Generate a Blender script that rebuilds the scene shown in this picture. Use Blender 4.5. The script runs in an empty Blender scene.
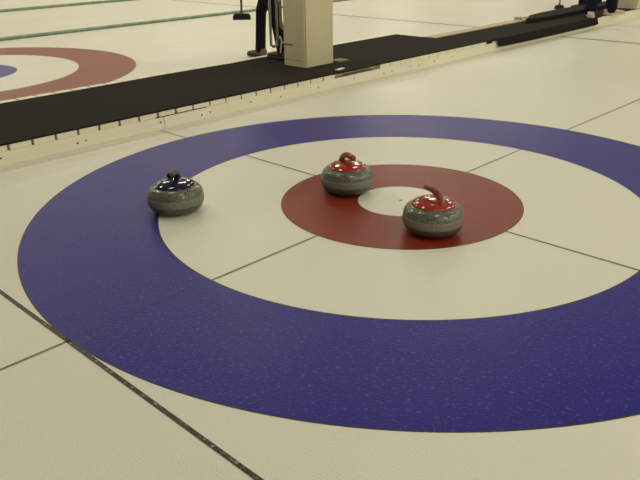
import bpy, bmesh, math, random
from mathutils import Vector, Matrix
random.seed(7)
S = bpy.context.scene
C = bpy.data.collections.new('rink'); S.collection.children.link(C)
PI = math.pi

# ------------------------------------------------------------------ materials
def srgb(r, g, b):
    f = lambda c: (c/255/12.92 if c/255 <= .04045 else ((c/255+.055)/1.055)**2.4)
    return (f(r), f(g), f(b), 1)

def mat(name, col, rough=.5, noise=0, scale=20, col2=None, bump=0, bscale=200, spec=.5, metal=0, ior=1.45,
        coat=0, stretch=(1, 1, 1), detail=4, lo=.35, hi=.65):
    m = bpy.data.materials.new(name); m.use_nodes = True
    nt = m.node_tree; p = nt.nodes['Principled BSDF']
    p.inputs['Base Color'].default_value = col
    p.inputs['Roughness'].default_value = rough
    p.inputs['Metallic'].default_value = metal
    p.inputs['IOR'].default_value = ior
    p.inputs['Specular IOR Level'].default_value = spec
    p.inputs['Coat Weight'].default_value = coat
    p.inputs['Coat Roughness'].default_value = .06
    tc = nt.nodes.new('ShaderNodeTexCoord'); mp = nt.nodes.new('ShaderNodeMapping')
    mp.inputs['Scale'].default_value = stretch
    nt.links.new(tc.outputs['Object'], mp.inputs['Vector'])
    if noise:
        n = nt.nodes.new('ShaderNodeTexNoise'); n.inputs['Scale'].default_value = scale; n.inputs['Detail'].default_value = detail
        nt.links.new(mp.outputs[0], n.inputs['Vector'])
        mr = nt.nodes.new('ShaderNodeMapRange'); mr.inputs[1].default_value = lo; mr.inputs[2].default_value = hi
        mr.inputs[4].default_value = noise
        nt.links.new(n.outputs['Fac'], mr.inputs[0])
        mx = nt.nodes.new('ShaderNodeMix'); mx.data_type = 'RGBA'
        mx.inputs[6].default_value = col; mx.inputs[7].default_value = col2 or (0, 0, 0, 1)
        nt.links.new(mr.outputs[0], mx.inputs[0]); nt.links.new(mx.outputs[2], p.inputs['Base Color'])
    if bump:
        n2 = nt.nodes.new('ShaderNodeTexNoise'); n2.inputs['Scale'].default_value = bscale; n2.inputs['Detail'].default_value = 2
        nt.links.new(mp.outputs[0], n2.inputs['Vector'])
        b = nt.nodes.new('ShaderNodeBump'); b.inputs['Strength'].default_value = bump; b.inputs['Distance'].default_value = .002
        nt.links.new(n2.outputs['Fac'], b.inputs['Height']); nt.links.new(b.outputs[0], p.inputs['Normal'])
    return m

ICE = dict(rough=.28, spec=.36, bump=.9, bscale=170, ior=1.31)
M = {}
M['ice'] = mat('pebbled_ice', (.72, .70, .60, 1), noise=.5, scale=1.3, col2=(.67, .65, .56, 1), **ICE)
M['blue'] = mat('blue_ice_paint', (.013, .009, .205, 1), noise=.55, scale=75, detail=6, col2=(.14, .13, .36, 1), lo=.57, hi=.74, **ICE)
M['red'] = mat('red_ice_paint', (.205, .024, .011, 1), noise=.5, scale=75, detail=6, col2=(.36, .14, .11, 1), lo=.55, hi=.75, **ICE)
M['farred'] = mat('faded_red_ice_paint', (.225, .045, .03, 1), noise=.2, scale=60, col2=(.27, .07, .05, 1), **ICE)
M['farblue'] = mat('faded_blue_ice_paint', (.03, .03, .24, 1), noise=.2, scale=60, col2=(.06, .06, .27, 1), **ICE)
M['scribe'] = mat('scribed_edge', (.035, .032, .035, 1), **ICE)
M['line'] = mat('ice_line', (.15, .135, .10, 1), noise=.5, scale=60, col2=(.26, .24, .19, 1), **ICE)
M['faint'] = mat('faint_ice_line', (.56, .53, .45, 1), **ICE)
M['backline'] = mat('back_line_paint', (.045, .04, .03, 1), noise=.9, scale=70, col2=(.35, .33, .26, 1), lo=.55, hi=.72, **ICE)
M['hog'] = mat('hog_line_paint', (.22, .17, .15, 1), **ICE)
M['scuffline_b'] = mat('line_under_blue', (.010, .008, .13, 1), noise=1, scale=30, col2=(.014, .010, .21, 1), **ICE)
M['scuffline_r'] = mat('line_under_red', (.17, .022, .016, 1), noise=.9, scale=45, col2=(.25, .05, .035, 1), **ICE)
M['carpet'] = mat('black_carpet', (.014, .012, .009, 1), rough=1, noise=.8, scale=160, col2=(.024, .021, .016, 1), bump=.8, bscale=300, spec=.1)
M['carpet2'] = mat('black_rubber_mat', (.010, .009, .007, 1), rough=.95, noise=.8, scale=120, col2=(.02, .018, .014, 1), bump=.8, bscale=250, spec=.15)
M['board'] = mat('cream_painted_board', (.84, .79, .64, 1), rough=.55, noise=.5, scale=3, col2=(.76, .71, .56, 1), stretch=(1, .3, 3))
M['plank'] = mat('cream_plank', (.82, .77, .62, 1), rough=.6, noise=.6, scale=4, col2=(.72, .66, .52, 1))
M['edging'] = mat('olive_edging_board', (.50, .44, .27, 1), rough=.7, noise=.5, scale=8, col2=(.40, .34, .2, 1))
M['screw'] = mat('dark_screw', (.06, .05, .035, 1), rough=.5, metal=.5)
M['pillar'] = mat('tan_painted_pillar', (.62, .55, .37, 1), rough=.65, noise=.5, scale=3, col2=(.55, .485, .32, 1), stretch=(3, 3, .7), bump=.1, bscale=60)
M['smudge'] = mat('dark_smudge', (.16, .13, .075, 1), rough=.8, noise=.8, scale=60, col2=(.3, .26, .16, 1))
M['slab'] = mat('tan_slab', (.20, .165, .09, 1), rough=.8)
M['grey'] = mat('grey_wood_strip', (.17, .15, .10, 1), rough=.8)
M['green'] = mat('green_divider_foam', (.16, .25, .18, 1), rough=.7, noise=.8, scale=14, col2=(.30, .37, .28, 1))
M['granite'] = mat('speckled_granite', (.06, .066, .050, 1), rough=.30, noise=1, scale=130, col2=(.20, .205, .16, 1), coat=.25, lo=.4, hi=.72)
M['granite_shaded'] = mat('shaded_granite', (.045, .048, .038, 1), rough=.35, noise=1, scale=130, col2=(.12, .12, .095, 1), coat=.15, lo=.4, hi=.72)  # same granite, with the shade on the stone's underside put into the colour
M['band'] = mat('ground_striking_band', (.135, .14, .105, 1), rough=.6, noise=.8, scale=140, col2=(.215, .215, .17, 1))
M['redplastic'] = mat('glossy_red_plastic', (.30, .028, .016, 1), rough=.16, coat=.6)
M['redgrip'] = mat('red_grip', (.22, .03, .018, 1), rough=.3, coat=.2)
M['blueplastic'] = mat('glossy_navy_plastic', (.014, .014, .05, 1), rough=.12, coat=.3)
M['bluegrip'] = mat('navy_grip', (.010, .010, .024, 1), rough=.35, coat=.1)
M['steel'] = mat('steel_bolt', (.55, .5, .42, 1), rough=.25, metal=1)
M['tube'] = mat('grey_metal_tube', (.30, .29, .25, 1), rough=.4, metal=.3)
M['white'] = mat('white_plastic', (.75, .74, .68, 1), rough=.4)
M['skin'] = mat('skin', (.55, .33, .22, 1), rough=.55)
M['black_cloth'] = mat('black_cloth', (.008, .008, .009, 1), rough=.95, noise=.6, scale=40, col2=(.014, .013, .015, 1), spec=.15)
M['navy_cloth'] = mat('navy_cloth', (.008, .010, .018, 1), rough=.95, noise=.6, scale=40, col2=(.013, .016, .026, 1), spec=.15)
M['grey_cloth'] = mat('grey_cloth', (.10, .10, .11, 1), rough=.9)
M['brown_shoe'] = mat('tan_shoe_leather', (.15, .105, .065, 1), rough=.6)
M['white_shoe'] = mat('pale_shoe_leather', (.50, .44, .32, 1), rough=.55)
M['dark_shoe'] = mat('dark_shoe_leather', (.012, .013, .018, 1), rough=.5)
M['dark_sole'] = mat('dark_rubber_sole', (.045, .032, .025, 1), rough=.8)
M['hair'] = mat('brown_hair', (.05, .03, .018, 1), rough=.6)
M['bristle'] = mat('black_brush_head', (.010, .009, .008, 1), rough=.7)
M['wood'] = mat('brown_broom_handle', (.17, .10, .055, 1), rough=.4)
M['wall'] = mat('pale_hall_wall', (.76, .72, .62, 1), rough=.8, noise=.3, scale=2, col2=(.7, .66, .56, 1))
M['ceil'] = mat('pale_hall_ceiling', (.17, .16, .14, 1), rough=.9, noise=.3, scale=2, col2=(.14, .135, .12, 1))
M['housing'] = mat('lamp_housing', (.7, .7, .66, 1), rough=.5)

for k in ('carpet', 'carpet2'):
    p = M[k].node_tree.nodes['Principled BSDF']; p.inputs['Sheen Weight'].default_value = .022; p.inputs['Sheen Roughness'].default_value = .5
# ------------------------------------------------------------------ helpers
def link(name, me, parent=None, mats=()):
    o = bpy.data.objects.new(name, me); C.objects.link(o)
    for m in mats: me.materials.append(m)
    if parent: o.parent = parent
    return o
def obj(name, bm, m, parent=None, smooth=False):
    me = bpy.data.meshes.new(name)
    bmesh.ops.recalc_face_normals(bm, faces=bm.faces)
    bm.to_mesh(me); bm.free()
    if smooth:
        for p in me.polygons: p.use_smooth = True
    return link(name, me, parent, m if isinstance(m, (list, tuple)) else [m])
def tag(o, label=None, cat=None, group=None, kind=None):
    if label: o['label'] = label
    if cat: o['category'] = cat
    if group: o['group'] = group
    if kind: o['kind'] = kind
    return o
def empty(name, loc, rz=0):
    o = bpy.data.objects.new(name, None); C.objects.link(o); o.location = loc; o.rotation_euler = (0, 0, rz)
    o.empty_display_size = .05
    return o
def box(bm, x0, x1, y0, y1, z0, z1, bevel=0):
    vs = [bm.verts.new((x, y, z)) for z in (z0, z1) for y in (y0, y1) for x in (x0, x1)]
    fs = [bm.faces.new([vs[i] for i in f]) for f in ((0, 2, 3, 1), (4, 5, 7, 6), (0, 1, 5, 4), (2, 6, 7, 3), (0, 4, 6, 2), (1, 3, 7, 5))]
    if bevel:
        es = set(e for f in fs for e in f.edges)
        bmesh.ops.bevel(bm, geom=list(es), offset=bevel, segments=2, affect='EDGES')
def prism(bm, pts, z0, z1, bevel=0):
    a = [bm.verts.new((x, y, z0)) for x, y in pts]; b = [bm.verts.new((x, y, z1)) for x, y in pts]
    n = len(pts)
    bm.faces.new(a[::-1]); top = bm.faces.new(b)
    for i in range(n): bm.faces.new((a[i], a[(i+1) % n], b[(i+1) % n], b[i]))
    if bevel:
        bmesh.ops.bevel(bm, geom=list(top.edges), offset=bevel, segments=2, affect='EDGES')
def lathe(bm, prof, n=48, cx=0, cy=0):
    rings = []
    for r, z in prof:
        if r < 1e-6: rings.append([bm.verts.new((cx, cy, z))])
        else: rings.append([bm.verts.new((cx+r*math.cos(2*PI*i/n), cy+r*math.sin(2*PI*i/n), z)) for i in range(n)])
    for a, b in zip(rings, rings[1:]):
        for i in range(n):
            j = (i+1) % n
            if len(a) == 1 and len(b) == 1: continue
            if len(a) == 1: bm.faces.new((a[0], b[j], b[i]))
            elif len(b) == 1: bm.faces.new((a[i], a[j], b[0]))
            else: bm.faces.new((a[i], a[j], b[j], b[i]))
def spline(pts, k=6):
    P = [Vector(p) for p in pts]; out = []
    for i in range(len(P)-1):
        p0 = P[max(i-1, 0)]; p1 = P[i]; p2 = P[i+1]; p3 = P[min(i+2, len(P)-1)]
        for s in range(k):
            t = s/k
            out.append(.5*((2*p1)+(p2-p0)*t+(2*p0-5*p1+4*p2-p3)*t*t+(3*p1-p0-3*p2+p3)*t**3))
    out.append(P[-1]); return out
def tube(bm, pts, r, n=12, k=0, flat=1):
    pts = spline(pts, k) if k else [Vector(p) for p in pts]
    N = len(pts)
    if isinstance(r, (int, float)): rr = [r]*N
    else:
        rr = []
        for i in range(N):
            t = i/(N-1)*(len(r)-1); j = min(int(t), len(r)-2); rr.append(r[j]+(r[j+1]-r[j])*(t-j))
    ref = None; rings = []
    for i, p in enumerate(pts):
        d = (pts[min(i+1, N-1)]-pts[max(i-1, 0)]).normalized()
        if ref is None: ref = d.cross(Vector((0, 0, 1)) if abs(d.z) < .9 else Vector((1, 0, 0))).normalized()
        u = (ref-d*ref.dot(d)).normalized(); ref = u; v = d.cross(u)
        rings.append([bm.verts.new(p+rr[i]*(math.cos(2*PI*a/n)*u+flat*math.sin(2*PI*a/n)*v)) for a in range(n)])
    for a, b in zip(rings, rings[1:]):
        for i in range(n): bm.faces.new((a[i], a[(i+1) % n], b[(i+1) % n], b[i]))
    for R, s, i in ((rings[0], -1, 0), (rings[-1], 1, N-1)):
        d = (pts[min(i+1, N-1)]-pts[max(i-1, 0)]).normalized()
        mid = [bm.verts.new(pts[i]+s*d*rr[i]*.45+(v.co-pts[i])*.72) for v in R]
        for a in range(n): bm.faces.new((R[a], R[(a+1) % n], mid[(a+1) % n], mid[a]))
        c = bm.verts.new(pts[i]+s*d*rr[i]*.62)
        for a in range(n): bm.faces.new((mid[a], mid[(a+1) % n], c))

# ------------------------------------------------------------------ camera
cam = bpy.data.objects.new('camera', bpy.data.cameras.new('camera')); C.objects.link(cam); S.camera = cam
r = Vector((0.7199986, 0.69378363, -0.01631846)); u = Vector((-0.26703987, 0.29868074, 0.91623115)); fw = Vector((-0.64054018, 0.65532747, -0.4003176))
cam.matrix_world = Matrix(((r.x, u.x, -fw.x, 2.08922), (r.y, u.y, -fw.y, -2.73128), (r.z, u.z, -fw.z, 1.27892), (0, 0, 0, 1)))
cam.data.sensor_width = 36; cam.data.lens = 710.65/640*36; cam.data.clip_start = .05

# ------------------------------------------------------------------ hall shell
X0, X1, Y0, Y1, H = -19.0, 20.0, -8.0, 24.0, 4.6
bm = bmesh.new(); box(bm, X0, X1, Y0, Y1, -.2, 0)
floor = tag(obj('floor', bm, M['ice']), kind='structure')
for nm, b in (('ceiling', (X0, X1, Y0, Y1, H, H+.2)),):
    bm = bmesh.new(); box(bm, *b); tag(obj(nm, bm, M['ceil']), kind='structure')
for nm, b in (('wall_left', (X0-.2, X0, Y0, Y1, -.2, H+.2)), ('wall_right', (X1, X1+.2, Y0, Y1, -.2, H+.2)),
              ('wall_front', (X0, X1, Y0-.2, Y0, -.2, H+.2)), ('wall_back', (X0, X1, Y1, Y1+.2, -.2, H+.2))):
    bm = bmesh.new(); box(bm, *b); tag(obj(nm, bm, M['wall']), kind='structure')

# ------------------------------------------------------------------ markings under the ice (parts of the floor)
def annulus(bm, r0, r1, cx, cy, z, mi=0, n=192, dz=None):
    if r0 <= 0:
        f = bm.faces.new([bm.verts.new((cx+r1*math.cos(2*PI*i/n), cy+r1*math.sin(2*PI*i/n), z)) for i in range(n)]); f.material_index = mi; return
    a = [bm.verts.new((cx+r0*math.cos(2*PI*i/n), cy+r0*math.sin(2*PI*i/n), z)) for i in range(n)]
    b = [bm.verts.new((cx+r1*math.cos(2*PI*i/n), cy+r1*math.sin(2*PI*i/n), z)) for i in range(n)]
    for i in range(n):
        f = bm.faces.new((a[i], b[i], b[(i+1) % n], a[(i+1) % n])); f.material_index = mi
def flat(name, m, quads, parent, z=.001):
    bm = bmesh.new()
    for (x0, x1, y0, y1) in quads:
        bm.faces.new([bm.verts.new(p) for p in ((x0, y0, z), (x1, y0, z), (x1, y1, z), (x0, y1, z))])
    return obj(name, bm, m, parent)
def ring(name, r0, r1, cx, cy, m, parent, lab, edge=.007):
    bm = bmesh.new()
    if edge:
        if r0 > 0:
            annulus(bm, r0-edge, r0, cx, cy, .0006, 1)
        annulus(bm, r0, r1-0, cx, cy, .0006, 0)
        annulus(bm, r1, r1+edge, cx, cy, .0006, 1)
    else: annulus(bm, r0, r1, cx, cy, .0006, 0)
    return tag(obj(name, bm, [m, M['scribe']], parent), lab)
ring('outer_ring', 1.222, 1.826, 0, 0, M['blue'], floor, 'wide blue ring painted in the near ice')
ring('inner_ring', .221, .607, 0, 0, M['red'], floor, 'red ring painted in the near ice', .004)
bm = bmesh.new(); annulus(bm, 0, .009, 0, .003, .0012, 0, 16)
obj('centre_hole', bm, M['line'], floor)
L = .006
flat('centre_line', [M['line']], [(-L, L, -6, -1.829), (-L, L, -1.219, -.61), (-L, L, .61, 1.219), (-L, L, 1.829, 14)], floor)
flat('centre_line', [M['scuffline_b']], [(-.010, .010, -1.822, -1.224)], floor)
flat('centre_line', [M['scuffline_r']], [(-.010, .010, -.603, -.225), (-.008, .008, .225, .603)], floor)
flat('tee_line', [M['line']], [(-2.13, -1.829, -L, L), (-1.219, -.61, -L, L), (.61, 1.219, -L, L), (1.829, 2.4, -L, L)], floor)
flat('back_line', [M['backline']], [(-2.13, 2.4, -1.846, -1.829)], floor)
flat('hog_line', [M['hog']], [(-2.13, 2.4, 5.93, 5.99)], floor)
# neighbouring sheets
FX, FY = -5.6, -.11
ring('outer_ring', 1.215, 1.80, FX, FY, M['farred'], floor, 'faded red ring painted in the far ice', 0)
ring('inner_ring', 0, .605, FX, FY, M['farblue'], floor, 'faded blue disc painted in the far ice', 0)
flat('centre_line', [M['faint']], [(FX-.007, FX+.007, FY+.61, FY+1.21), (FX-.007, FX+.007, FY+1.80, 14)], floor)
flat('centre_line', [M['faint']], [(-9.55, -9.53, -3, 14)], floor)
flat('hog_line', [M['hog']], [(-7.6, -2.9, 6.12, 6.18), (-11.3, -7.7, 6.18, 6.24), (-15, -11.45, 6.3, 6.36)], floor)

# ------------------------------------------------------------------ green sheet dividers
def divider(x, y0, y1, label, w, h):
    bm = bmesh.new()
    tube(bm, [(x, y0+(y1-y0)*i/40, h*.5) for i in range(41)], h*.5, 10)
    for v in bm.verts: v.co.x = x+(v.co.x-x)*w/h
    tag(obj('sheet_divider', bm, M['green'], None, True), label, 'divider')
divider(-7.66, -1, 16, 'green foam divider lying on the ice just beyond the red and blue target', .05, .045)
divider(-11.42, -1, 16, 'green foam divider lying on the ice farthest from the black carpet', .05, .05)

# ------------------------------------------------------------------ raised walkway
RX = -2.15          # near face of the rim
wk = empty('walkway', (RX, -3, 0))
tag(wk, 'low cream timber walkway with screwed rim board between the two ice sheets', 'walkway')
def local(o): o.parent = wk; o.location = -Vector((RX, -3, 0)); return o
bm = bmesh.new(); y = -3.0
while y < 13:
    y2 = min(y+3.05, 13); box(bm, RX-.038, RX, y, y2-.002, 0.0, .088, .003); y = y2
tag(local(obj('rim_board', bm, M['board'])), 'cream rim board facing the blue target')
bm = bmesh.new()
for i in range(105):
    y = -3.0+.1524*i-.043
    gap = .017 if y < .2 else (.012 if y < 1.85 else .005)
    xa = RX+.001
    if 1.74 < y < 2.3: xa = RX-.05
    xb = -3.40 if y < 4.08 else (-2.90 if y < 6.3 else -3.0)
    box(bm, xb, xa, y+gap*.5, y+.1524-gap*.5, .0885, .125, .002)
local(obj('decking', bm, M['plank']))
bm = bmesh.new(); box(bm, -3.385, -3.35, -3, 4.07, 0.0, .088); box(bm, -2.85, -2.815, 4.07, 5.8, 0, .088); box(bm, -2.99, -2.955, 5.8, 13, 0, .088)
local(obj('back_joist', bm, M['board']))
bm = bmesh.new(); box(bm, -2.875, -2.745, 4.12, 6.25, .1255, .139, .002)
tag(local(obj('edging_board', bm, M['edging'])), 'olive edging board beyond the narrow carpet')
for i, y in enumerate([-1.55, -1.12, -.62, -.56, .02, .38, .46, .86, 1.18, 1.62, 2.08, 2.5, 2.62, 2.9, 3.05, 3.3, 3.62]):
    bm = bmesh.new(); lathe(bm, [(0, .0015), (.0055, .001), (.007, 0)], 10)
    bm.transform(Matrix.Translation((RX, y, (.045, .052, .038)[i % 3])) @ Matrix.Rotation(PI/2, 4, 'Y'))
    local(obj('screw_head', bm, M['screw']))
# dark-coloured strip imitating the shadow line under the plank ends
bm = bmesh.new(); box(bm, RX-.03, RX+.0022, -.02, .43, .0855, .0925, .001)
tag(local(obj('shadow_gap_strip', bm, M['screw'])), 'painted shadow line between rim and plank ends')

# carpets on the walkway
ZT = .1255
bm = bmesh.new()
NE = RX+.003
pts = [(NE, -3), (NE, 1.84), (NE+.012, 1.86), (NE+.012, 2.26), (NE, 2.28), (NE, 4.20), (NE, 4.26), (NE-.0, 7.15), (NE-.03, 7.2), (NE-.02, 12.9),
       (-2.8, 12.9), (-2.8, 6.42), (-2.71, 6.30), (-2.70, 4.09), (-3.27, 4.09), (-3.27, 2.6), (-3.285, 2.0), (-3.26, 1.6), (-3.28, .9), (-3.26, 0), (-3.27, -3)]
prism(bm, pts, ZT, ZT+.011, .003)
cr = tag(obj('carpet_runner', bm, M['carpet']), 'long black carpet runner laid along the raised timber walkway', 'carpet')
# part that hangs down over the rim
bm = bmesh.new()
fl = [(4.25, 0.118), (4.255, .105), (4.34, .105), (4.345, .118), (4.455, .118), (4.47, .050), (4.6, .046), (5.2, .042), (5.8, .042), (6.6, .044), (6.9, .046), (7.0, .055)]
a = []; b = []
for y, z in fl:
    a.append((y, z))
top = ZT+.008
for (ya, za), (yb, zb) in zip(a, a[1:]):
    if abs(ya-yb) < 1e-6: continue
    q = [bm.verts.new(p) for p in ((NE+.003+.28*(top-za), ya, za), (NE+.003+.28*(top-zb), yb, zb), (NE+.003, yb, top), (NE+.003, ya, top))]
    q2 = [bm.verts.new(p) for p in ((NE+.012+.28*(top-za), ya, za), (NE+.012+.28*(top-zb), yb, zb), (NE+.009, yb, top), (NE+.009, ya, top))]
    bm.faces.new(q); bm.faces.new(q2[::-1])
    for i in range(4): bm.faces.new((q[i], q2[i], q2[(i+1) % 4], q[(i+1) % 4]))
tag(obj('hanging_edge', bm, M['carpet'], cr), 'carpet edge folded down over the rim')
bm = bmesh.new()
prism(bm, [(-2.50, 9.6), (-2.51, 8.7), (-2.52, 8.3), (-2.50, 6.6), (-2.51, 6.1), (-2.56, 5.84), (-2.66, 6.0), (-2.76, 6.30), (-2.83, 6.65), (-2.83, 7.3), (-2.76, 9.6)], ZT+.0115, ZT+.062, .024)
tag(obj('floor_mat', bm, M['carpet2']), 'thick black mat with slanted rounded end overlapping the far carpet', 'mat')
# small pieces
bm = bmesh.new(); box(bm, -.055, .055, -.13, .13, 0, .007, .002)
o = tag(obj('wooden_strip', bm, M['plank']), 'short pale wooden strip lying on the black carpet by the near pillar', 'strip'); o.location = (-2.235, 1.985, ZT+.0112); o.rotation_euler = (0, 0, .15); o.scale = (.35, .40, 1)
bm = bmesh.new(); box(bm, -.06, .06, -.07, .07, 0, .014, .002)
o = tag(obj('wooden_slab', bm, M['slab']), 'flat tan slab on the carpet behind the near pillar', 'slab'); o.location = (-2.53, 2.30, ZT+.0112)
bm = bmesh.new(); box(bm, RX-.046, RX-.006, 2.0, 2.36, .0895, .098, .002)
tag(obj('grey_batten', bm, M['grey']), 'grey batten resting on the rim where plank ends are cut short', 'batten')
for (x, y, s, lab) in ((-2.84, 6.15, .04, 'small olive block on the end of the edging board'), (-2.88, 6.42, .028, 'tiny olive block at the slanted end of the thick mat')):
    bm = bmesh.new(); prism(bm, [(-s, -s), (s, -s*.8), (s*.9, s), (-s*.7, s*.8)], 0, s*.9, .004)
    o = tag(obj('wooden_block', bm, M['edging']), lab, 'block'); o.location = (x, y, .1392 if y < 6.2 else .1255)

# ------------------------------------------------------------------ pillars
def pillar(x0, y0, w, d, label, marks=False):
    root = empty('pillar', (x0, y0, ZT+.011)); tag(root, label, 'pillar', 'tan pillars on the walkway')
    h = H-ZT-.011
    bm = bmesh.new(); box(bm, 0, w, 0, d, 0, h)
    es = [e for e in bm.edges if abs(e.verts[0].co.z-e.verts[1].co.z) > 1]
    bmesh.ops.bevel(bm, geom=es, offset=.012, segments=2, affect='EDGES')
    obj('shaft', bm, M['pillar'], root)
    if marks:
        bm = bmesh.new(); box(bm, .01, .13, -.0015, 0, .178, .196); tag(obj('scuff_mark', bm, M['smudge'], root), 'dark scuff near the pillar base')
        bm = bmesh.new(); box(bm, 0.02, w-.02, -.001, 0, .052, .056); obj('panel_seam', bm, M['smudge'], root)
    return root
pillar(-2.812, 1.845, .290, .372, 'tan square pillar standing on the carpet beside the striding legs', True)
pillar(-2.465, 8.32, .32, .32, 'tan square pillar at the far right end of the black carpet')

# tubular rack beside pillar
rk = empty('tube_rack', (-2.93, 1.93, ZT+.011)); tag(rk, 'grey metal tube rack fixed to the left side of the near pillar', 'rack')
D = Vector((.72, .69, 0))                                   # runs along the rack
def rp(t, z, off=0): return (D*t+Vector((-off*.7, off*.7, 0))+Vector((0, 0, z)))[:]
o0 = -.095
bm = bmesh.new(); tube(bm, [rp(o0, 1.0), rp(o0, .30), rp(o0, .155), rp(o0+.015, .145), rp(o0+.05, .145), rp(o0+.063, .155), rp(o0+.063, .30), rp(o0+.063, 1.0)], .013, 10)
obj('leg_frame', bm, M['tube'], rk, True)
bm = bmesh.new(); tube(bm, [rp(o0+.098, 1.0, .05), rp(o0+.098, .32, .05), rp(o0+.108, .30, .05), rp(o0+.19, .30, .05), rp(o0+.20, .32, .05), rp(o0+.20, 1.0, .05)], .013, 10)
obj('leg_frame', bm, M['tube'], rk, True)
bm = bmesh.new(); tube(bm, [rp(o0+.085, .235), rp(o0+.105, .178), rp(o0+.235, .188)], .010, 8); tube(bm, [rp(o0+.098, .18), rp(o0+.085, .08)], .008, 8)
tag(obj('strut', bm, M['white'], rk, True), 'white strut reaching to the pillar')
bm = bmesh.new(); tube(bm, [rp(o0-.01, 1.0), rp(o0+.21, 1.0, .05)], .014, 10)
obj('top_bar', bm, M['tube'], rk, True)

# ------------------------------------------------------------------ curling stones
def stone(x, y, rz, label, red=True, tip=-.062, tipz=.194, fat=1):
    root = empty('curling_stone', (x, y, .0012), rz); tag(root, label, 'curling stone', 'curling stones in the near target')
    bm = bmesh.new()
    lathe(bm, [(0, .006), (.060, .006), (.066, 0), (.074, 0), (.094, .003), (.113, .011), (.127, .023), (.135, .040), (.137, .0485)], 64)
    obj('running_base', bm, M['granite_shaded'], root, True)
    bm = bmesh.new(); lathe(bm, [(.137, .0485), (.1385, .051), (.1395, .058), (.1398, .066), (.1393, .075), (.1382, .084), (.137, .086)], 64)
    tag(obj('striking_band', bm, M['band'], root, True), 'pale ground band around the stone')
    bm = bmesh.new(); lathe(bm, [(.137, .086), (.1358, .0885), (.1365, .094), (.1345, .102), (.128, .114), (.119, .1235), (.108, .130), (.097, .1335), (0, .1335)], 64)
    obj('granite_top', bm, M['granite'], root, True)
    pl, gp = (M['redplastic'], M['redgrip']) if red else (M['blueplastic'], M['bluegrip'])
    cap = bmesh.new(); lathe(cap, [(.0, .130), (.0965, .130), (.0995, .133), (.0995, .1365), (.096, .1405), (.084, .147), (.064, .1525), (.04, .1565), (0, .158)], 64)
    obj('handle_cap', cap, pl, root, True)
    bm = bmesh.new()
    tube(bm, [(.056, 0, .142), (.055, 0, .156), (.050, 0, .168), (.036, 0, .182), (.014, 0, .192), (-.018, 0, .197), (tip, 0, tipz)], [.025, .018, .0155, .0155, .016, .0165, .015*fat], 16, 5)
    g = obj('handle_grip', bm, gp, root, True)
    return root
s3 = stone(.355, -.216, math.radians(0), 'red-handled curling stone nearest the camera, right of the white button')
s2 = stone(-.305, -.066, math.radians(0), 'red-handled curling stone at the rear left edge of the white button')
s1 = stone(-.757, -.843, math.radians(0), 'navy-handled curling stone on the inner edge of the blue ring', False, -.05, .193, 1.25)
s3.rotation_euler.z = math.radians(-20)
s2.rotation_euler.z = math.atan2(.04, -.125)
s1.rotation_euler.z = math.atan2(.79, -.60)

# ------------------------------------------------------------------ people
DG = bpy.context.evaluated_depsgraph_get
def icos(bm, c, rad, sub=2):
    res = bmesh.ops.create_icosphere(bm, subdivisions=sub, radius=1)
    for v in res['verts']: v.co = Vector((v.co.x*rad[0], v.co.y*rad[1], v.co.z*rad[2]))+Vector(c)
def cone(bm, a, b, ra, rb, n=12):
    a = Vector(a); b = Vector(b)
    tube(bm, [a, a.lerp(b, .5), b], [ra, (ra+rb)/2, rb], n)
    icos(bm, a, (ra*.99,)*3, 2); icos(bm, b, (rb*.99,)*3, 2)
def remesh(name, bm, m, parent, voxel, mw=None):
    me = bpy.data.meshes.new('tmp'); bmesh.ops.recalc_face_normals(bm, faces=bm.faces); bm.to_mesh(me); bm.free()
    o = bpy.data.objects.new('tmp', me); C.objects.link(o)
    md = o.modifiers.new('r', 'REMESH'); md.mode = 'VOXEL'; md.voxel_size = voxel
    sm = o.modifiers.new('s', 'SMOOTH'); sm.factor = .5; sm.iterations = 3
    dg = bpy.context.evaluated_depsgraph_get(); dg.update()
    new = bpy.data.meshes.new_from_object(o.evaluated_get(dg)); new.name = name
    bpy.data.objects.remove(o); bpy.data.meshes.remove(me)
    new.materials.clear()
    for p in new.polygons: p.use_smooth = True; p.material_index = 0
    return link(name, new, parent, [m])

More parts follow.
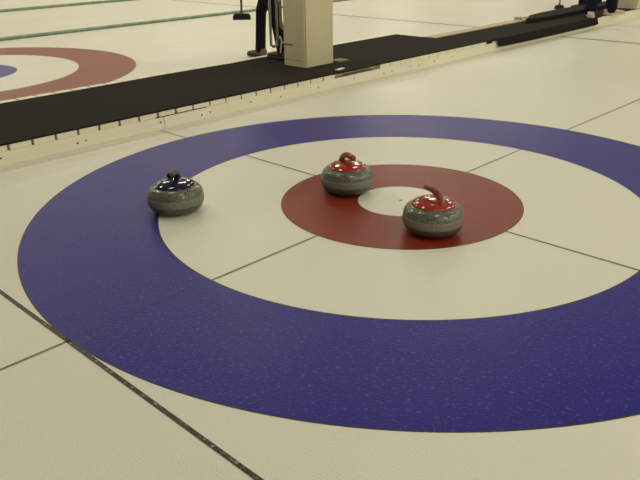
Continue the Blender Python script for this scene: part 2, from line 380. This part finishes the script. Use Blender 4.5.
def person(label, loc, heading, ankles, knees, hips, chest_lean, arms, cloth, top, shoe, sole, toe_dirs, widths=(.088, .072, .068), lift=(0, 0)):
    """joints in local metres; +y is where the person faces, x to the right; ankles/knees per side (left, right)"""
    root = empty('person', loc, heading); tag(root, label, 'person')
    pel = Vector(hips); hip = [pel+Vector((-.09, 0, -.02)), pel+Vector((.09, 0, -.02))]
    ch = pel+Vector((0, chest_lean, .46)); neck = ch+Vector((0, chest_lean*.35, .13)); head = neck+Vector((0, chest_lean*.3+.02, .16))
    sh = [ch+Vector((-.175, 0, .04)), ch+Vector((.175, 0, .04))]
    # body: one continuous skin
    bm = bmesh.new()
    cone(bm, pel, ch, .105, .115); cone(bm, sh[0], sh[1], .058, .058); cone(bm, ch, neck, .075, .055); cone(bm, neck, head-Vector((0, .02, .03)), .053, .052)
    cone(bm, hip[0], hip[1], .095, .095)
    icos(bm, head, (.076, .094, .113), 3); icos(bm, head+Vector((0, .035, -.065)), (.052, .055, .05))
    icos(bm, head+Vector((0, .098, -.018)), (.014, .020, .022)); cone(bm, head+Vector((0, .088, .02)), head+Vector((0, .100, -.012)), .010, .013, 8)
    icos(bm, head+Vector((0, .088, -.058)), (.024, .012, .008))
    for s in (-1, 1):
        icos(bm, head+Vector((s*.078, -.005, -.008)), (.012, .022, .034)); icos(bm, head+Vector((s*.032, .082, .030)), (.022, .012, .008))
    for i, s in ((0, -1), (1, 1)):
        cone(bm, hip[i], knees[i], .085, .055); cone(bm, knees[i], ankles[i], .052, .038)
        an = Vector(ankles[i]); td = Vector(toe_dirs[i]); cone(bm, an+Vector((0, 0, -.04)), an+td*.12+Vector((0, 0, -.055)), .034, .026)
        el, wr = Vector(arms[i][0]), Vector(arms[i][1])
        cone(bm, sh[i], el, .050, .040); cone(bm, el, wr, .040, .028)
        d = (wr-el).normalized(); side = Vector(arms[i][2]).normalized()      # side: knuckle row direction
        pn = d.cross(side).normalized(); palm = wr+d*.085
        curl = arms[i][3]
        for k in range(-1, 2): cone(bm, wr+d*.015+side*.010*k, palm+side*.024*k, .015, .0135, 8)
        for k, ln in enumerate((.075, .085, .080, .062)):
            p0 = palm+side*(-.033+.022*k); p1 = p0+(d*math.cos(curl*.6)+pn*math.sin(curl*.6))*ln*.45
            p2 = p1+(d*math.cos(curl*1.5)+pn*math.sin(curl*1.5))*ln*.32; p3 = p2+(d*math.cos(curl*2.3)+pn*math.sin(curl*2.3))*ln*.25
            cone(bm, p0, p1, .0095, .009, 8); cone(bm, p1, p2, .009, .0085, 8); cone(bm, p2, p3, .0085, .0075, 8)
        t0 = wr+d*.035-side*.03; t1 = t0+d*.03-side*.022+pn*.015; t2 = t1+d*.028+pn*.022
        cone(bm, t0, t1, .0115, .0105, 8); cone(bm, t1, t2, .0105, .009, 8)
    remesh('body', bm, M['skin'], root, .0075)
    # trousers
    bm = bmesh.new()
    cone(bm, hip[0], hip[1], .115, .115); cone(bm, pel, pel+Vector((0, 0, .10)), .13, .125)
    for i in (0, 1):
        kn = Vector(knees[i]); an = Vector(ankles[i])
        cone(bm, hip[i], kn, .108, widths[0]); cone(bm, kn, kn.lerp(an, .55), widths[0]*.97, widths[1]); cone(bm, kn.lerp(an, .55), an+Vector((0, 0, .0)), widths[1], widths[2])
    remesh('trousers', bm, cloth, root, .012)
    # jacket
    bm = bmesh.new()
    cone(bm, pel+Vector((0, 0, .04)), ch, .145, .15); cone(bm, sh[0], sh[1], .085, .085); cone(bm, ch, neck-Vector((0, 0, .04)), .12, .066)
    for v in bm.verts: v.co.x = pel.x+(v.co.x-pel.x)*1.12
    for i in (0, 1):
        el, wr = Vector(arms[i][0]), Vector(arms[i][1]); cone(bm, sh[i], el, .075, .062); cone(bm, el, el.lerp(wr, .93), .060, .043)
    remesh('jacket', bm, top, root, .012)
    # hair
    bm = bmesh.new(); icos(bm, head+Vector((0, -.016, .030)), (.085, .097, .100), 3)
    bmesh.ops.bisect_plane(bm, geom=bm.verts[:]+bm.edges[:]+bm.faces[:], plane_co=head+Vector((0, .058, .062)), plane_no=(0, .72, -.55), clear_outer=True)
    bmesh.ops.holes_fill(bm, edges=[e for e in bm.edges if e.is_boundary])
    obj('hair', bm, M['hair'], root, True)
    for s in (-1, 1):
        bm = bmesh.new(); icos(bm, head+Vector((s*.032, .0835, .012)), (.012, .009, .008))
        obj('eye', bm, M['white'], root, True)
    # shoes
    for i in (0, 1):
        an = Vector(ankles[i]); td = Vector(toe_dirs[i]).normalized(); sd = td.cross(Vector((0, 0, 1))).normalized(); up = sd.cross(td).normalized()
        base = an-up*.085
        def P(f, s, h): return base+td*f+sd*s+up*h
        secs = [(-.085, .020, .035, .066), (-.070, .034, .036, .085), (-.03, .037, .037, .100), (.02, .036, .036, .096), (.07, .042, .036, .072), (.13, .046, .034, .060), (.175, .040, .030, .052), (.198, .022, .022, .044)]
        for nm, m in (('upper', shoe), ('sole', sole)):
            bm = bmesh.new(); rings = []
            for f, w, _, h in secs:
                lo, hi = (.022, h) if nm == 'upper' else (0.0, .026)
                k = 1.0 if nm == 'upper' else 1.09
                n = 16; rg = []
                for a in range(n):
                    c, s_ = math.cos(2*PI*a/n), math.sin(2*PI*a/n)
                    e = .55 if nm == 'upper' else .3
                    rg.append(bm.verts.new(P(f*(1 if nm == 'upper' else 1.03), w*k*math.copysign(abs(c)**e, c), (lo+hi)/2+(hi-lo)/2*math.copysign(abs(s_)**e, s_))))
                rings.append(rg)
            for A, B in zip(rings, rings[1:]):
                for a in range(16): bm.faces.new((A[a], A[(a+1) % 16], B[(a+1) % 16], B[a]))
            bm.faces.new(rings[0]); bm.faces.new(rings[-1][::-1])
            if nm == 'upper': sho = obj('shoe', bm, m, root, True)
            else: obj('sole', bm, m, sho, True)
    return root

def local_frame(loc, heading):
    return Matrix.Translation(loc) @ Matrix.Rotation(heading, 4, 'Z')
def to_local(loc, heading, p): return tuple(local_frame(loc, heading).inverted() @ Vector(p))

# striding person, walking towards -x off the walkway
hd = PI/2   # local +y -> world -x
loc1 = (-3.98, 2.545, 0)
T = lambda *p: Vector(to_local(loc1, hd, p))
fa = T(-3.905, 2.525, .095); fk = T(-3.93, 2.582, .49); ra = T(-3.035, 2.045, ZT+.011+.085); rkn = T(-3.22, 2.12, .58)
hipw = T(-3.52, 2.36, .93)
# brush held by the walker's left hand
BH = Vector((-4.04, 2.40, .405))
grip_w = BH+Vector((.0, .015, .50))
person('person in black trousers and tan shoes striding onto the ice beside the near pillar', loc1, hd,
       [tuple(ra), tuple(fa)], [tuple(rkn), tuple(fk)], tuple(hipw), .03,
       [(tuple(T(-3.66, 2.02, 1.18)), tuple(T(BH.x+.10, BH.y+.0, grip_w.z+.04)), (0, 0, 1), 1.0),
        (tuple(T(-3.40, 2.66, 1.14)), tuple(T(-3.50, 2.70, .90)), (0, 1, 0), .35)],
       M['black_cloth'], M['black_cloth'], M['brown_shoe'], M['dark_sole'], [(0, 1, 0), (0, 1, 0)], (.060, .057, .058))

hd2 = -math.radians(75); loc2 = (-2.19, 7.20, ZT+.011)
T2 = lambda *p: Vector(to_local(loc2, hd2, p))
z0 = ZT+.011
person('person in navy trousers and pale shoes standing on the carpet by the far pillar', loc2, hd2,
       [tuple(T2(-2.15, 7.42, z0+.085)), tuple(T2(-2.28, 7.06, z0+.085))],
       [tuple(T2(-2.13, 7.40, z0+.48)), tuple(T2(-2.24, 7.11, z0+.48))], tuple(T2(-2.2, 7.26, z0+.90)), .02,
       [((-.27, -.02, 1.15), (-.25, .10, .92), (0, 1, 0), .35), ((.27, -.02, 1.15), (.25, .10, .92), (0, 1, 0), .35)],
       M['navy_cloth'], M['navy_cloth'], M['white_shoe'], M['white_shoe'], [(-.55, .84, 0), (.95, .30, 0)], (.078, .078, .082))

hd3 = math.radians(122); loc3 = (-3.42, 9.20, 0)
BH3 = Vector((-3.66, 8.95, .0012)); 
T3 = lambda *p: Vector(to_local(loc3, hd3, p))
person('person in dark trousers and dark white-soled shoes standing on ice behind the thick mat', loc3, hd3,
       [tuple(T3(-3.37, 9.225, .085)), tuple(T3(-3.28, 9.50, .085))], [tuple(T3(-3.38, 9.23, .49)), tuple(T3(-3.30, 9.48, .49))], tuple(T3(-3.32, 9.36, .92)), .02,
       [(tuple(T3(-3.50, 9.02, 1.16)), tuple(T3(-3.60, 8.99, 1.02)), (0, 0, 1), 1.0), ((.27, -.02, 1.15), (.25, .10, .92), (0, 1, 0), .35)],
       M['navy_cloth'], M['grey_cloth'], M['dark_shoe'], M['white'], [(0, 1, 0), (0, 1, 0)], (.085, .085, .09))

# ------------------------------------------------------------------ brooms
def broom(foot, topw, label, width, ax, hgt=.062):
    root = empty('curling_broom', foot); tag(root, label, 'broom', 'curling brooms')
    ax = Vector(ax).normalized(); sd = Vector((-ax.y, ax.x, 0))
    bm = bmesh.new()
    P = []
    for (h, k) in ((0, 1), (hgt*.65, .98), (hgt*.8, .9), (hgt, .8)):
        P.append([bm.verts.new(ax*(sx*width/2*k)+sd*(sy*.032*k)+Vector((0, 0, h))) for sx, sy in ((-1, -.7), (-.92, -1), (.92, -1), (1, -.7), (1, .7), (.92, 1), (-.92, 1), (-1, .7))])
    for A, B in zip(P, P[1:]):
        for i in range(8): bm.faces.new((A[i], A[(i+1) % 8], B[(i+1) % 8], B[i]))
    bm.faces.new(P[0][::-1]); bm.faces.new(P[-1])
    obj('brush_head', bm, M['bristle'], root)
    d = (Vector(topw)-Vector(foot)); 
    bm = bmesh.new(); tube(bm, [Vector((0, 0, hgt*.7)), Vector((0, 0, hgt+.03))], [.026, .016], 12); obj('ferrule', bm, M['wood'], root, True)
    bm = bmesh.new(); tube(bm, [Vector((0, 0, hgt+.02)), d*.5+Vector((0, 0, hgt*.5)), d], .0125, 12); obj('handle', bm, M['wood'], root, True)
broom(BH, BH+Vector((.01, .03, 1.12)), 'curling broom with black head held off the ice by the striding person', .19, (.72, .69, 0))
broom(BH3, BH3+Vector((.03, .02, 1.22)), 'curling broom with small black head standing on ice beyond the thick mat', .15, (.72, .69, 0), .06)

# ------------------------------------------------------------------ ceiling lamps (above the frame)
def lamp(x, y, w):
    root = empty('ceiling_lamp', (x, y, H)); tag(root, 'unseen long fluorescent ceiling lamp hanging above the ice sheets', 'lamp', 'ceiling lamps in rows above the ice')
    bm = bmesh.new(); box(bm, -.16, .16, -.66, .66, -.10, -.001, .01); obj('housing', bm, M['housing'], root)
    l = bpy.data.lights.new('tube_light', 'AREA'); l.shape = 'RECTANGLE'; l.size = .26; l.size_y = 1.24; l.energy = w; l.color = (1, .95, .77)
    o = bpy.data.objects.new('tube_light', l); C.objects.link(o); o.parent = root; o.location = (0, 0, -.105)
for x in (-17.1, -13.3, -9.5, -5.6, -2.0, 1.8, 5.6, 9.4, 13.2, 17.0):  # right-hand rows and the leftmost one are added, unseen, for side light and fill
    for k in range(6):
        y = -5.2+4.4*k
        if x < 8 and y < -4: continue
        lamp(x, y, 26 if x < -15 else 58 if x < -10 else (38 if y < 6 else 66) if x < -9 else 60 if x < -3 else 28 if x < 3 else 72)

w = bpy.data.worlds.new('world'); S.world = w; w.use_nodes = True
w.node_tree.nodes['Background'].inputs[0].default_value = (.9, .85, .7, 1); w.node_tree.nodes['Background'].inputs[1].default_value = .1

S.view_settings.view_transform = 'Standard'; S.view_settings.look = 'None'; S.view_settings.gamma = 1; S.view_settings.use_curve_mapping = False
S.view_settings.exposure = .2
